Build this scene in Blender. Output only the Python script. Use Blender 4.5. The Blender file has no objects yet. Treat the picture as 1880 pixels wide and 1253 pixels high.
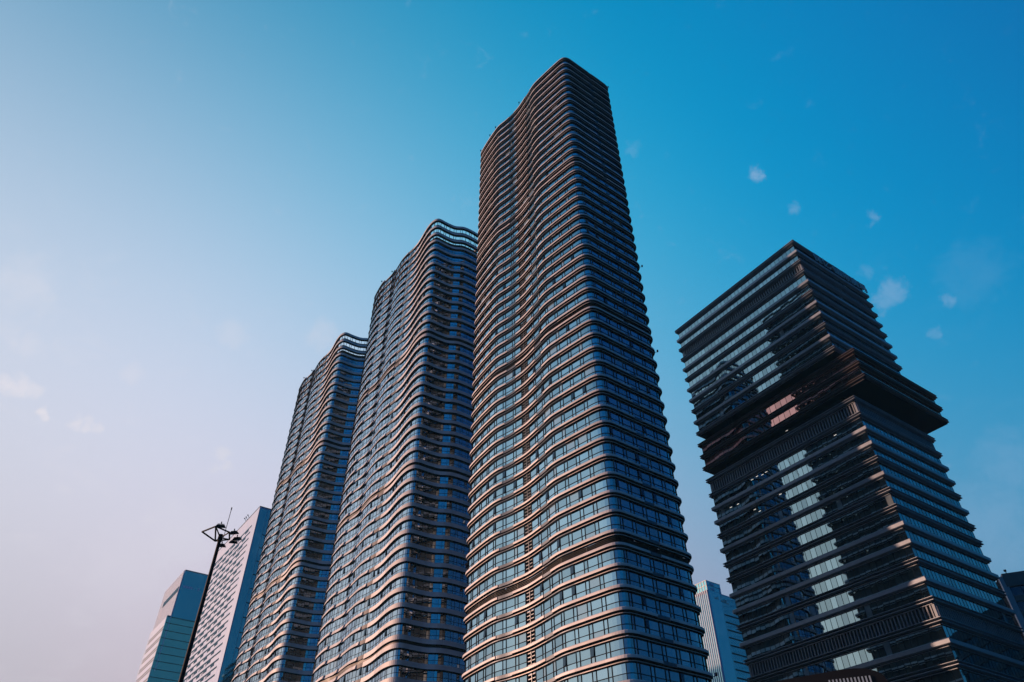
import bpy, math, random
from mathutils import Vector, Matrix
random.seed(7)
R_ = math.radians
SC = bpy.context.scene
COL = SC.collection
EYE = 1.6

# ------------------------------------------------------------------ helpers
def link(o, parent=None):
    COL.objects.link(o)
    if parent is not None:
        o.parent = parent
    return o

def tag(o, label=None, cat=None, group=None, kind=None):
    if label: o['label'] = label
    if cat: o['category'] = cat
    if group: o['group'] = group
    if kind: o['kind'] = kind
    return o

def empty(name, loc=(0, 0, 0)):
    o = bpy.data.objects.new(name, None)
    o.location = loc
    o.empty_display_size = 2
    return link(o)

class MB:
    """collects faces of one mesh object"""
    def __init__(s):
        s.v = []; s.f = []; s.m = []; s.r = []
    def add(s, verts, faces, mi=0, rnd=None):
        b = len(s.v)
        s.v += [tuple(v) for v in verts]
        for i, f in enumerate(faces):
            s.f.append(tuple(b + k for k in f)); s.m.append(mi)
            s.r.append(rnd[i] if isinstance(rnd, list) else (rnd if rnd is not None else 0.5))
    def quad(s, a, b, c, d, mi=0, rnd=None):
        s.add([a, b, c, d], [(0, 1, 2, 3)], mi, rnd)
    def box(s, o, ex, ey, ez, mi=0, rnd=None):
        """box from corner o spanned by three vectors"""
        o, ex, ey, ez = Vector(o), Vector(ex), Vector(ey), Vector(ez)
        p = [o, o+ex, o+ex+ey, o+ey, o+ez, o+ex+ez, o+ex+ey+ez, o+ey+ez]
        s.add(p, [(0,3,2,1),(4,5,6,7),(0,1,5,4),(1,2,6,5),(2,3,7,6),(3,0,4,7)], mi, rnd)
    def tube(s, a, b, r, n=10, r2=None, mi=0):
        a, b = Vector(a), Vector(b); d = (b-a).normalized()
        t = d.orthogonal().normalized(); q = d.cross(t)
        r2 = r if r2 is None else r2
        vs = []
        for P, rr in ((a, r), (b, r2)):
            for k in range(n):
                an = 2*math.pi*k/n
                vs.append(P + t*math.cos(an)*rr + q*math.sin(an)*rr)
        fs = [(k, (k+1) % n, n+(k+1) % n, n+k) for k in range(n)]
        fs += [tuple(range(n-1, -1, -1)), tuple(range(n, 2*n))]
        s.add(vs, fs, mi)
    def data(s, name, mats):
        me = bpy.data.meshes.new(name)
        me.from_pydata(s.v, [], s.f)
        for m in (mats if isinstance(mats, (list, tuple)) else [mats]):
            me.materials.append(m)
        me.polygons.foreach_set('material_index', s.m)
        at = me.attributes.new('rnd', 'FLOAT', 'FACE')
        at.data.foreach_set('value', s.r)
        me.update()
        return me
    def build(s, name, mats, parent=None, loc=None):
        o = bpy.data.objects.new(name, s.data(name, mats))
        if loc is not None: o.location = loc
        return link(o, parent)

def inst(name, me, parent=None, loc=(0, 0, 0)):
    o = bpy.data.objects.new(name, me); o.location = loc
    return link(o, parent)

# ------------------------------------------------------------------ materials
def lin(r, g, b):
    def f(c):
        c /= 255.0
        return c/12.92 if c <= 0.04045 else ((c+0.055)/1.055)**2.4
    return (f(r), f(g), f(b))

class NT:
    def __init__(s, tree):
        s.t = tree; s.n = tree.nodes; s.l = tree.links
    def node(s, typ, **kw):
        n = s.n.new(typ)
        for k, v in kw.items(): setattr(n, k, v)
        return n
    def put(s, sock, v):
        if hasattr(v, 'is_linked') or isinstance(v, bpy.types.NodeSocket): s.l.new(v, sock)
        else: sock.default_value = v
    def math(s, op, a, b=0.0, clamp=False):
        n = s.node('ShaderNodeMath', operation=op, use_clamp=clamp)
        s.put(n.inputs[0], a); s.put(n.inputs[1], b)
        return n.outputs[0]
    def dot(s, a, b):
        n = s.node('ShaderNodeVectorMath', operation='DOT_PRODUCT')
        s.put(n.inputs[0], a); s.put(n.inputs[1], b)
        return n.outputs['Value']
    def mix(s, fac, a, b, typ='MIX'):
        n = s.node('ShaderNodeMix', data_type='RGBA', blend_type=typ)
        s.put(n.inputs[0], fac)
        for i, v in ((6, a), (7, b)):
            if isinstance(v, tuple) and len(v) == 3: v = (*v, 1)
            s.put(n.inputs[i], v)
        return n.outputs[2]
    def ramp(s, fac, stops, interp='LINEAR'):
        n = s.node('ShaderNodeValToRGB'); n.color_ramp.interpolation = interp
        e = n.color_ramp.elements
        while len(e) < len(stops): e.new(0.5)
        for el, (p, c) in zip(e, stops):
            el.position = p; el.color = (*c, 1) if len(c) == 3 else c
        s.put(n.inputs[0], fac)
        return n.outputs[0]
    def mapr(s, v, a, b, c=0.0, d=1.0, smooth=False):
        n = s.node('ShaderNodeMapRange', clamp=True)
        if smooth: n.interpolation_type = 'SMOOTHSTEP'
        s.put(n.inputs[0], v)
        for i, x in enumerate((a, b, c, d)): n.inputs[i+1].default_value = x
        return n.outputs[0]

def mat(name):
    m = bpy.data.materials.new(name); m.use_nodes = True
    nt = NT(m.node_tree)
    return m, nt, m.node_tree.nodes['Principled BSDF']

def metal_mat(name, col, metallic=0.3, rough=0.42, vary=0.22, grime=0.24, spec=0.5):
    """painted or anodised panels: tone shifts a little from panel to panel, faint weathering"""
    m, nt, p = mat(name)
    a = nt.node('ShaderNodeAttribute', attribute_name='rnd')
    tc = nt.node('ShaderNodeTexCoord')
    no = nt.node('ShaderNodeTexNoise'); no.inputs['Scale'].default_value = 0.35; no.inputs['Detail'].default_value = 6
    mp = nt.node('ShaderNodeMapping'); mp.inputs['Scale'].default_value = (1.2, 1.2, 0.5)
    nt.l.new(tc.outputs['Object'], mp.inputs[0]); nt.l.new(mp.outputs[0], no.inputs['Vector'])
    v = nt.math('ADD', nt.mapr(a.outputs['Fac'], 0, 1, 1-vary, 1+vary*0.4), nt.mapr(no.outputs[0], 0.35, 0.7, -grime*0.5, grime*0.35))
    c = nt.mix(1.0, tuple(col), nt.node('ShaderNodeCombineColor').outputs[0], 'MULTIPLY')
    cc = [n for n in nt.n if n.bl_idname == 'ShaderNodeCombineColor'][0]
    for i in range(3): nt.l.new(v, cc.inputs[i])
    nt.l.new(c, p.inputs['Base Color'])
    p.inputs['Metallic'].default_value = metallic
    nt.l.new(nt.mapr(no.outputs[0], 0.3, 0.75, rough*0.85, rough*1.2), p.inputs['Roughness'])
    p.inputs['Specular IOR Level'].default_value = spec
    return m

def glass_mat(name, tint, f0=0.3, dark=(0.006, 0.012, 0.02), rough=0.02, vary=0.32, curtain=0.06, wob=0.02):
    """coated curtain-wall glass seen by daylight: a tinted mirror over a dark room"""
    m, nt, p = mat(name)
    out = [n for n in nt.n if n.bl_idname == 'ShaderNodeOutputMaterial'][0]
    a = nt.node('ShaderNodeAttribute', attribute_name='rnd')
    g = nt.node('ShaderNodeBsdfGlossy'); g.inputs['Roughness'].default_value = rough
    sc = nt.mapr(a.outputs['Fac'], 0, 1, 1-vary, 1.0)
    cc = nt.node('ShaderNodeCombineColor')
    for i in range(3): nt.l.new(nt.math('MULTIPLY', sc, tint[i]), cc.inputs[i])
    nt.l.new(cc.outputs[0], g.inputs['Color'])
    lw = nt.node('ShaderNodeFresnel'); lw.inputs['IOR'].default_value = 1.55
    fac = nt.math('ADD', nt.math('MULTIPLY', lw.outputs[0], 1-f0), f0, True)
    # a few rooms have pale blinds close behind the pane
    cur = nt.mapr(a.outputs['Fac'], 1-curtain-0.001, 1-curtain, 0, 1)
    fac = nt.math('MULTIPLY', fac, nt.mapr(cur, 0, 1, 1.0, 0.62))
    nt.l.new(nt.mix(cur, dark, (0.20, 0.25, 0.28)), p.inputs['Base Color'])
    p.inputs['Roughness'].default_value = 0.5
    p.inputs['Specular IOR Level'].default_value = 0.0
    # slow waviness of the panes
    tc = nt.node('ShaderNodeTexCoord')
    no = nt.node('ShaderNodeTexNoise'); no.inputs['Scale'].default_value = 0.6; no.inputs['Detail'].default_value = 1
    nt.l.new(tc.outputs['Object'], no.inputs['Vector'])
    bp = nt.node('ShaderNodeBump'); bp.inputs['Strength'].default_value = 0.6; bp.inputs['Distance'].default_value = wob
    nt.l.new(no.outputs[0], bp.inputs['Height']); nt.l.new(bp.outputs[0], g.inputs['Normal'])
    mx = nt.node('ShaderNodeMixShader')
    nt.l.new(fac, mx.inputs[0]); nt.l.new(p.outputs[0], mx.inputs[1]); nt.l.new(g.outputs[0], mx.inputs[2])
    nt.l.new(mx.outputs[0], out.inputs[0])
    return m

M_tan = metal_mat('tan_aluminium', (0.53, 0.50, 0.52), 0.08, 0.5)
M_tan2 = metal_mat('beige_aluminium', (0.58, 0.545, 0.56), 0.06, 0.5)
M_und_shade = metal_mat('painted_underside_shade', (0.010, 0.016, 0.030), 0.0, 0.8, spec=0.0)  # shade beneath the floor bands, put into the colour
M_lip = metal_mat('copper_lip', (0.44, 0.385, 0.375), 0.15, 0.5)
M_pan = metal_mat('grey_spandrel', (0.085, 0.10, 0.13), 0.3, 0.4)
M_pan2 = metal_mat('lilac_spandrel', (0.20, 0.19, 0.20), 0.0, 0.6, spec=0.2)
M_mul = metal_mat('dark_mullion', (0.008, 0.013, 0.022), 0.0, 0.75, spec=0.15)
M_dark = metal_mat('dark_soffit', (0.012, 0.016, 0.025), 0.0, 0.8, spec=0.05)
M_louv = metal_mat('dark_louver', (0.014, 0.016, 0.021), 0.3, 0.5)
M_vent = metal_mat('vent_slat', (0.15, 0.17, 0.20), 0.3, 0.45)
M_slat = metal_mat('pale_slat', (0.34, 0.33, 0.34), 0.3, 0.45)
M_grey = metal_mat('grey_cladding', (0.28, 0.325, 0.385), 0.3, 0.42)
M_bron = metal_mat('bronze_cladding', (0.12, 0.105, 0.11), 0.35, 0.42)
M_fin = metal_mat('grey_fin', (0.20, 0.235, 0.28), 0.3, 0.45)
M_roof = metal_mat('roof_gravel', (0.16, 0.16, 0.16), 0.0, 0.9)
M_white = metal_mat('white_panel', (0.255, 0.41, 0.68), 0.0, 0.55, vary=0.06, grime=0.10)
M_black = metal_mat('black_paint', (0.008, 0.010, 0.014), 0.0, 0.65, spec=0.2)
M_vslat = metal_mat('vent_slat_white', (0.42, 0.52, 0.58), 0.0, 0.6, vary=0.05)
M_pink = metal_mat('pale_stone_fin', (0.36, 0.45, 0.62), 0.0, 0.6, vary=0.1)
M_sign = metal_mat('sign_letters', (0.42, 0.55, 0.60), 0.2, 0.4)
M_lamp = metal_mat('lamp_housing', (0.010, 0.012, 0.016), 0.0, 0.65, spec=0.2)
G_c = glass_mat('blue_glass', (0.54, 0.76, 0.86), 0.82, wob=0.004)
G_m = glass_mat('teal_glass', (0.68, 0.82, 0.94), 0.84, wob=0.004)
G_r = glass_mat('office_glass', (0.54, 0.76, 0.82), 0.60, curtain=0.02, wob=0.002)
G_navy = glass_mat('navy_glass', (0.35, 0.5, 0.62), 0.2, dark=(0.004, 0.012, 0.03), curtain=0.0, wob=0.004)
G_rb = glass_mat('bronze_glass', (1.0, 0.44, 0.37), 0.85, curtain=0.0, wob=0.0005)
G_far = glass_mat('far_teal_glass', (0.55, 1.0, 1.0), 0.92, dark=(0.01, 0.05, 0.075), curtain=0.0, vary=0.12, wob=0.004)
G_slot = glass_mat('slot_window_glass', (0.30, 0.42, 0.5), 0.12, dark=(0.01, 0.025, 0.04), curtain=0.0, wob=0.004)
G_pod = glass_mat('podium_teal_glass', (0.10, 0.62, 0.72), 0.30, dark=(0.0, 0.07, 0.12), curtain=0.0, vary=0.12, wob=0.004)
G_open = glass_mat('opened_sash_glass', (0.10, 0.13, 0.16), 0.2, dark=(0.012, 0.015, 0.02), curtain=0.0)

# ------------------------------------------------------------------ plan curves
class Plan:
    """closed plan outline (counter-clockwise from above or not, normals point outwards)"""
    def __init__(s, pts, mitre=False):
        s.P = [Vector((p[0], p[1])) for p in pts]
        n = len(s.P)
        area = sum(s.P[i].x*s.P[(i+1) % n].y - s.P[(i+1) % n].x*s.P[i].y for i in range(n))
        sg = 1 if area > 0 else -1
        s.N = []
        for i in range(n):
            a = (s.P[i]-s.P[i-1]).normalized(); b = (s.P[(i+1) % n]-s.P[i]).normalized()
            na = Vector((a.y, -a.x))*sg; nb = Vector((b.y, -b.x))*sg
            m = (na+nb).normalized()
            s.N.append(m/max(0.35, m.dot(na)))
        s.S = [0.0]
        for i in range(n): s.S.append(s.S[-1]+(s.P[(i+1) % n]-s.P[i]).length)
        s.L = s.S[-1]; s.n = n
    def at(s, q):
        q = q % s.L
        import bisect
        i = min(bisect.bisect_right(s.S, q)-1, s.n-1)
        t = (q-s.S[i])/max(1e-9, s.S[i+1]-s.S[i]); j = (i+1) % s.n
        return s.P[i].lerp(s.P[j], t), s.N[i].lerp(s.N[j], t)
    def near(s, xy):
        v = Vector(xy); best = None
        for i in range(s.n):
            a, b = s.P[i], s.P[(i+1) % s.n]; d = b-a
            t = max(0, min(1, (v-a).dot(d)/max(1e-9, d.length_squared)))
            e = (a+d*t-v).length
            if best is None or e < best[0]: best = (e, s.S[i]+t*d.length)
        return best[1]
    def samples(s, a, b):
        """parameters from a to b (b>a, may run past L) including the outline's own vertices"""
        out = [a]
        k0 = int(a//s.L); 
        for k in (k0, k0+1, k0+2):
            for q in s.S[:-1]:
                v = q+k*s.L
                if a+1e-4 < v < b-1e-4: out.append(v)
        out.append(b)
        return out
    def p3(s, q, o, z):
        p, n = s.at(q)
        return (p.x+n.x*o, p.y+n.y*o, z)

def catmull(pts, step):
    V = [Vector(p) for p in pts]; n = len(V); out = []
    for i in range(n):
        p0, p1, p2, p3 = V[i-1], V[i], V[(i+1) % n], V[(i+2) % n]
        k = max(1, int(round((p2-p1).length/step)))
        for j in range(k):
            t = j/k
            # centripetal-ish: uniform with mild tension
            out.append(0.5*((2*p1)+(p2-p0)*t+(2*p0-5*p1+4*p2-p3)*t*t+(3*p1-p0-3*p2+p3)*t**3))
    for _ in range(3):
        m = len(out)
        out = [out[i]*0.5+(out[i-1]+out[(i+1) % m])*0.25 for i in range(m)]
    return out

def sweep(mb, pl, a, b, prof, mi=0, flare=None, panel=3.1, closed=False, z0=0.0, under=()):
    """closed profile polygon [(offset, z)] carried along the outline from a to b"""
    qs = pl.samples(a, b)
    if closed: qs = qs[:-1]
    m = len(prof); vs = []; fs = []; rn = []
    hs = random.random()
    for k, q in enumerate(qs):
        p, n = pl.at(q)
        fo = flare((q-a)/(b-a)) if flare else 0.0
        for (o, z) in prof:
            oo = o+fo if o > -0.69 else o
            vs.append((p.x+n.x*oo, p.y+n.y*oo, z+z0))
    K = len(qs)
    for k in range(K if closed else K-1):
        k2 = (k+1) % K
        r = random.Random(int(qs[k]/panel)*7919+int(hs*1000)).random()
        for j in range(m):
            j2 = (j+1) % m
            fs.append((k*m+j, k2*m+j, k2*m+j2, k*m+j2)); rn.append(r)
    if not closed:
        fs.append(tuple(range(m))); rn.append(0.5)
        fs.append(tuple((K-1)*m+j for j in range(m-1, -1, -1))); rn.append(0.5)
    k0 = len(mb.f)
    mb.add(vs, fs, mi, rn)
    if under:  # downward faces get the painted shade colour
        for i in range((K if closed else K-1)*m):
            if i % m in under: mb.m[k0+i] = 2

def ring_solid(mb, pl, o, z1, z2, mi=0, a=None, b=None):
    """solid prism of the outline"""
    n = pl.n; P = [pl.P[i]+pl.N[i]*o for i in range(n)]
    vs = [(p.x, p.y, z1) for p in P]+[(p.x, p.y, z2) for p in P]
    fs = [(i, (i+1) % n, n+(i+1) % n, n+i) for i in range(n)]
    fs += [tuple(range(n-1, -1, -1)), tuple(range(n, 2*n))]
    mb.add(vs, fs, mi)

def panes(pl, breaks, o, z1, z2, split, skip=(), jit=0.010, mi=0, blank=None):
    """glass panes between the breaks, each at its own very slight tilt"""
    mb = MB()
    for a, b in zip(breaks[:-1], breaks[1:]):
        mid = (a+b)/2 % pl.L
        if any(x <= mid <= y for x, y in skip): continue
        if blank is not None and blank[0] <= mid <= blank[1]:  # unseen back: dark wall in place of glass, to darken reflections of it
            mb.quad(pl.p3(a, o-0.5, z1), pl.p3(b, o-0.5, z1), pl.p3(b, o-0.5, z2), pl.p3(a, o-0.5, z2), 1); continue
        k = max(1, int(math.ceil((b-a)/0.9)))
        rows = [(z1, z2)] if split is None else [(z1, split), (split, z2)]
        for (u1, u2) in rows:
            t0, tx, tz = random.gauss(0, jit*0.3), random.gauss(0, jit), random.gauss(0, jit)
            r = random.random()
            vs = []
            for j in range(k+1):
                q = a+(b-a)*j/k; f = j/k-0.5
                vs.append(pl.p3(q, o+t0+tx*f-tz*0.5, u1)); vs.append(pl.p3(q, o+t0+tx*f+tz*0.5, u2))
            mb.add(vs, [(2*j, 2*j+2, 2*j+3, 2*j+1) for j in range(k)], mi, r)
    return mb

def mullions(pl, breaks, o, z1, z2, split, w=0.10, d=0.10, skip=()):
    mb = MB()
    for a in breaks:
        if any(x+0.05 < (a % pl.L) < y-0.05 for x, y in skip): continue
        p, n = pl.at(a); n = n.normalized(); t = Vector((-n.y, n.x))
        c = p+n*(o-0.03)-t*(w/2)
        mb.box((c.x, c.y, z1), (t.x*w, t.y*w, 0), (n.x*(d+0.03), n.y*(d+0.03), 0), (0, 0, z2-z1))
    if split is not None:
        prof = [(o-0.03, split-0.045), (o+d*0.8, split-0.045), (o+d*0.8, split+0.045), (o-0.03, split+0.045)]
        segs = []
        if skip:
            cur = 0.0
            for x, y in sorted(skip): segs.append((cur, x)); cur = y
            segs.append((cur, pl.L))
        if segs:
            for x, y in segs:
                if y-x > 0.2: sweep2(mb, pl, x, y, prof)
        else: sweep2(mb, pl, 0, pl.L, prof, True)
    return mb

def sweep2(mb, pl, a, b, prof, closed=False):
    qs = pl.samples(a, b)
    if closed: qs = qs[:-1]
    m = len(prof); K = len(qs); vs = []; fs = []
    for q in qs:
        p, n = pl.at(q)
        for (o, z) in prof: vs.append((p.x+n.x*o, p.y+n.y*o, z))
    for k in range(K if closed else K-1):
        k2 = (k+1) % K
        for j in range(m):
            j2 = (j+1) % m
            fs.append((k*m+j, k2*m+j, k2*m+j2, k*m+j2))
    if not closed:
        fs += [tuple(range(m)), tuple((K-1)*m+j for j in range(m-1, -1, -1))]
    mb.add(vs, fs)

def make_breaks(pl, pattern, stops=()):
    """pane joints all round the outline; stops are parameters that must be joints"""
    st = sorted(set([0.0]+[x % pl.L for x in stops]))+[pl.L]
    out = []
    for a, b in zip(st[:-1], st[1:]):
        q = a; i = 0; seg = [a]
        while True:
            q += pattern[i % len(pattern)]; i += 1
            if q > b-0.45: break
            seg.append(q)
        out += seg
    return out+[pl.L]

# ------------------------------------------------------------------ three curved residential towers
def opened_sash(pl, a, b, o, z1, z2, parent, z0):
    mb = MB()
    A1, B1 = pl.p3(a+0.06, o+0.12, z2-0.05), pl.p3(b-0.06, o+0.12, z2-0.05)
    A0, B0 = pl.p3(a+0.06, o+0.24, z1+0.05), pl.p3(b-0.06, o+0.24, z1+0.05)
    C1, D1 = pl.p3(a+0.06, o+0.05, z2-0.05), pl.p3(b-0.06, o+0.05, z2-0.05)
    C0, D0 = pl.p3(a+0.06, o+0.18, z1+0.05), pl.p3(b-0.06, o+0.18, z1+0.05)
    mb.add([A1, B1, B0, A0, C1, D1, D0, C0], [(0,1,2,3),(7,6,5,4),(0,4,5,1),(1,5,6,2),(2,6,7,3),(3,7,4,0)])
    # the dark opening behind it
    mb.quad(pl.p3(a, o+0.03, z1), pl.p3(b, o+0.03, z1), pl.p3(b, o+0.03, z2), pl.p3(a, o+0.03, z2), 1)
    return mb.build('opened_window', [G_open, M_black], parent, (0, 0, z0))

def levels_from(spec):
    """spec: top, [(count, height), ...] -> list of (z of band top, height down to the next band)"""
    z = spec[0]; out = []
    for cnt, h in spec[1]:
        for _ in range(cnt):
            out.append((z, h)); z -= h
    return out, z

# --- nearest tower
PC = [(-10.25,145.2),(-8.6,141.8),(-6.8,138.7),(-5.25,136.25),(-3.7,134.1),(-1.4,132.1),(0.5,130.1),(1.9,128.5),
      (3.0,127.0),(4.2,125.0),(5.5,122.8),(6.6,120.9),(7.7,119.15),(9.6,117.1),(11.6,115.0),(13.5,113.1),(15.1,111.5),
      (16.1,110.75),(16.9,110.45),(17.7,110.5),(18.6,111.05),(19.9,112.0),(22.4,113.85),(25.4,116.0),(28.6,118.35),
      (30.5,119.8),(31.3,120.7),(31.55,121.7)]
T = Vector((13.9, 10.7))
back = [tuple(Vector(p)+T) for p in PC[1:15]]
PC = PC+[(31.2, 123.0), (30.2, 124.2)]+[(24.6, 130.9), (19.0, 138.1), (13.4, 145.3), (7.8, 152.6)]+[(4.0, 158.2), (2.7, 158.9), (1.4, 158.3), (-8.3, 149.4), (-9.8, 147.2)]
plC = Plan(catmull(PC, 0.55))

def tower_near():
    root = empty('residential_tower', (17, 130, 0))
    tag(root, 'tallest tower, wavy with thin double bands and blue glass, in the middle', 'tower')
    base = Vector((17, 130, 0))
    class Off(Plan): pass
    pl = Plan([(p.x-base.x, p.y-base.y) for p in plC.P])
    S = lambda x, y: pl.near((x-base.x, y-base.y))
    lev, zend = levels_from((210.0+EYE, [(15, 3.42), (1, 2.35), (14, 3.53), (1, 2.3), (14, 3.63), (1, 2.3), (13, 3.52)]))
    s_p1a, s_p1b = S(-3.6, 134.0), S(-0.57, 131.2)          # spandrel gap, low down
    u_p1a, u_p1b = S(-1.16, 131.85), S(0.81, 129.75)        # the same gap seventy metres higher
    s_p2a, s_p2b = S(4.95, 123.7), S(6.3, 121.4)
    s_p3a, s_p3b = S(22.6, 113.99), S(24.85, 115.61)
    u_p3a, u_p3b = S(24.37, 115.26), S(25.51, 116.08)
    s_l1, s_l2 = S(-5.49, 136.62), S(9.84, 116.85)
    v0, v1 = S(1.55, 128.9), S(2.95, 127.05)
    back0 = S(31.2, 123.0)
    cap0, cap1 = S(1.6, 158.4), pl.L-1.0     # unseen end, blanked dark to dim its mirror image
    br = make_breaks(pl, [2.25, 0.8], [v0, v1, cap1, S(16.0, 110.8), S(18.8, 111.1), S(31.2, 120.6), back0])
    # right-hand face: more even panes
    fas = [(-0.78, 0), (-0.08, 0), (-0.03, -0.05), (0.0, -0.14), (0.0, -0.36), (-0.015, -0.50), (-0.07, -0.57), (-0.30, -0.62), (-0.78, -0.62)]
    lip = [(-0.78, -0.80), (-0.32, -0.80), (-0.28, -0.83), (-0.28, -0.95), (-0.32, -0.99), (-0.78, -0.99)]
    pan = [(-0.78, 0), (-0.16, 0), (-0.12, -0.04), (-0.12, -0.56), (-0.16, -0.62), (-0.78, -0.62)]
    lip0 = [(-0.78, -0.80), (-0.30, -0.80), (-0.30, -0.94), (-0.78, -0.94)]
    GO = -0.64
    nopen = 0
    for i, (z, h) in enumerate(lev):
        short = h < 3
        k = (z-EYE-42)/70.0
        kk = max(-0.3, min(1.35, k))
        p1a = s_p1a+(u_p1a-s_p1a)*kk; p1b = s_p1b+(u_p1b-s_p1b)*kk
        p3a = s_p3a+(u_p3a-s_p3a)*max(-0.3, min(1.1, k)); p3b = s_p3b+(u_p3b-s_p3b)*max(-0.3, min(1.1, k))
        if p3b-p3a < 0.25: p3a = p3b-0.25
        mb = MB()
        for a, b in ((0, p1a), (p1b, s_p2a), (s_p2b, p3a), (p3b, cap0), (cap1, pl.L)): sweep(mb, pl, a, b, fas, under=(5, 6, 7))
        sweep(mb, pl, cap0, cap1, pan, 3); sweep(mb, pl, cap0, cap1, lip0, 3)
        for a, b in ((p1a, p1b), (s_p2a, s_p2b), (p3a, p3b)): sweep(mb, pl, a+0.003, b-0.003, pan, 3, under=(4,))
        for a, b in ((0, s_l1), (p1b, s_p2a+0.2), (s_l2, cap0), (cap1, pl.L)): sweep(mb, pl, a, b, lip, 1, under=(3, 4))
        for a, b in ((s_l1, p1b), (s_p2a+0.2, s_l2)): sweep(mb, pl, a+0.003, b-0.003, lip0, 3)
        mb.build('floor_band', [M_tan, M_lip, M_und_shade, M_pan], root, (0, 0, z))
        z1, z2 = -h-0.02, -0.95
        if short:
            lv = MB()
            n = 5
            for j in range(n):
                zz = z1+0.05+(z2-z1)*j/n
                sweep2(lv, pl, 0, pl.L, [(GO-0.25, zz+0.16), (GO, zz), (GO, zz+0.05), (GO-0.25, zz+0.21)], True)
            sweep2(lv, pl, 0, pl.L, [(GO-0.3, z1), (GO-0.26, z1), (GO-0.26, z2), (GO-0.3, z2)], True)
            for q in br[::4]:
                p, nn = pl.at(q); nn = nn.normalized(); t = Vector((-nn.y, nn.x))
                c = p+nn*(GO-0.2)
                lv.box((c.x, c.y, z1), (t.x*0.1, t.y*0.1, 0), (nn.x*0.25, nn.y*0.25, 0), (0, 0, z2-z1))
            lv.build('louver_band', M_louv, root, (0, 0, z))
            continue
        sp = z1+(z2-z1)*0.40
        g = panes(pl, br, GO, z1, z2, sp, [(v0, v1)], blank=(back0, cap1))
        w = g.build('window_band', [G_c, M_louv], root, (0, 0, z))
        mullions(pl, br, GO, z1, z2, sp, 0.105, 0.09, [(v0, v1), (back0+0.5, cap1-0.3)]).build('window_frame', M_mul, w)
        # plant-vent column beside the bulge
        vb = MB()
        vb.quad(pl.p3(v0, GO-0.5, z1), pl.p3(v1, GO-0.5, z1), pl.p3(v1, GO-0.5, z2), pl.p3(v0, GO-0.5, z2), 1)
        for q in (v0, (v0+v1)/2, v1):
            p, nn = pl.at(q); nn = nn.normalized(); t = Vector((-nn.y, nn.x))
            c = p+nn*(GO-0.5)-t*0.05
            vb.box((c.x, c.y, z1), (t.x*0.1, t.y*0.1, 0), (nn.x*0.55, nn.y*0.55, 0), (0, 0, z2-z1))
        for j in range(4):
            zz = z1+(z2-z1)*(j+0.45)/4
            sweep2(vb, pl, v0+0.05, v1-0.05, [(GO-0.45, zz+0.05), (GO-0.05, zz), (GO-0.05, zz+0.13), (GO-0.45, zz+0.18)])
        vb.m = [mm if mm == 1 else 0 for mm in vb.m]
        vb.build('vent_grille', [M_vent, M_black], root, (0, 0, z))
        # opened sashes
        for a, b in zip(br[:-1], br[1:]):
            if 0.5 < b-a < 1.1 and a < back0 and i > 8 and nopen < 95 and not (v0-0.1 < a < v1+0.1):
                if random.random() < (0.10 if i < 38 else 0.19):
                    opened_sash(pl, a, b, GO, sp, z2, root, z); nopen += 1
    mb = MB(); ring_solid(mb, pl, -0.7, lev[0][0]-3.0, lev[0][0]-2.5)
    mb.build('roof', M_roof, root)
    mb = MB(); ring_solid(mb, pl, -0.5, 0.0, zend)
    mb.build('lobby_base', M_dark, root)
    # small floodlights and a camera bracket along the parapet
    for (x, y), dz in (((-9.9, 144.6), 0.3), ((-6.6, 138.6), 0.3), ((-4.6, 135.6), 0.3), ((3.1, 126.8), 0.9), ((31.4, 121.2), 0.3)):
        q = S(x, y); p, n = pl.at(q)
        mb = MB()
        c = Vector((p.x+n.x*0.1, p.y+n.y*0.1, lev[0][0]-0.02))
        mb.tube(c, c+Vector((0, 0, dz+0.25)), 0.06, 6)
        mb.box(c+Vector((-0.18, -0.18, dz+0.25)), (0.36, 0, 0.05), (0, 0.36, 0.1), (0, -0.1, 0.3))
        mb.build('floodlight', M_lamp, root)
    # sensors that stick out from the right-hand edge
    for z in (lev[24][0], lev[32][0], lev[51][0]):
        q = S(31.5, 121.5); p, n = pl.at(q)
        mb = MB(); c = Vector((p.x, p.y, z-0.3))
        mb.tube(c, c+Vector((n.x*0.7, n.y*0.7, 0.15)), 0.05, 6)
        mb.box(c+Vector((n.x*0.6-0.15, n.y*0.6-0.15, 0.1)), (0.3, 0, 0), (0, 0.3, 0), (0, 0, 0.5))
        mb.build('floodlight', M_lamp, root)
    return root

# --- the two similar towers behind it
PM = [(-50.7,188.74),(-48.93,185.27),(-46.7,181.71),(-44.52,179.28),(-42.31,176.9),(-40.28,173.49),(-37.99,169.87),
      (-36.05,167.71),(-33.3,164.67),(-31.36,162.06),(-29.1,158.1),(-27.69,155.72),(-26.13,153.67),(-24.89,152.64),
      (-23.95,152.29),(-23.04,152.53),(-21.77,153.58),(-20.02,154.78),(-18.45,155.68),(-17.08,155.85),(-15.46,156.03),
      (-13.89,156.94),(-12.55,157.86),(-11.44,158.8),(-9.6,160.3),(-8.7,161.3),(-8.4,162.6)]
KM = 1.1
PM = [(x*KM, y*KM) for x, y in PM]
T2 = Vector((14.2, 10.9))*KM
PM = PM+[(-8.8*KM, 163.9*KM), (-9.9*KM, 165.3*KM)]+[tuple(Vector(p)+T2) for p in reversed(PM[1:11])]+[(x*KM, y*KM) for x, y in ((-37.5, 199.3), (-39.0, 199.6), (-40.2, 198.8), (-49.6, 191.4), (-50.6, 190.2))]
MB0 = Vector((-33, 192, 0))
plM = Plan([(p.x-MB0.x, p.y-MB0.y) for p in catmull(PM, 0.6)])

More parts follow.
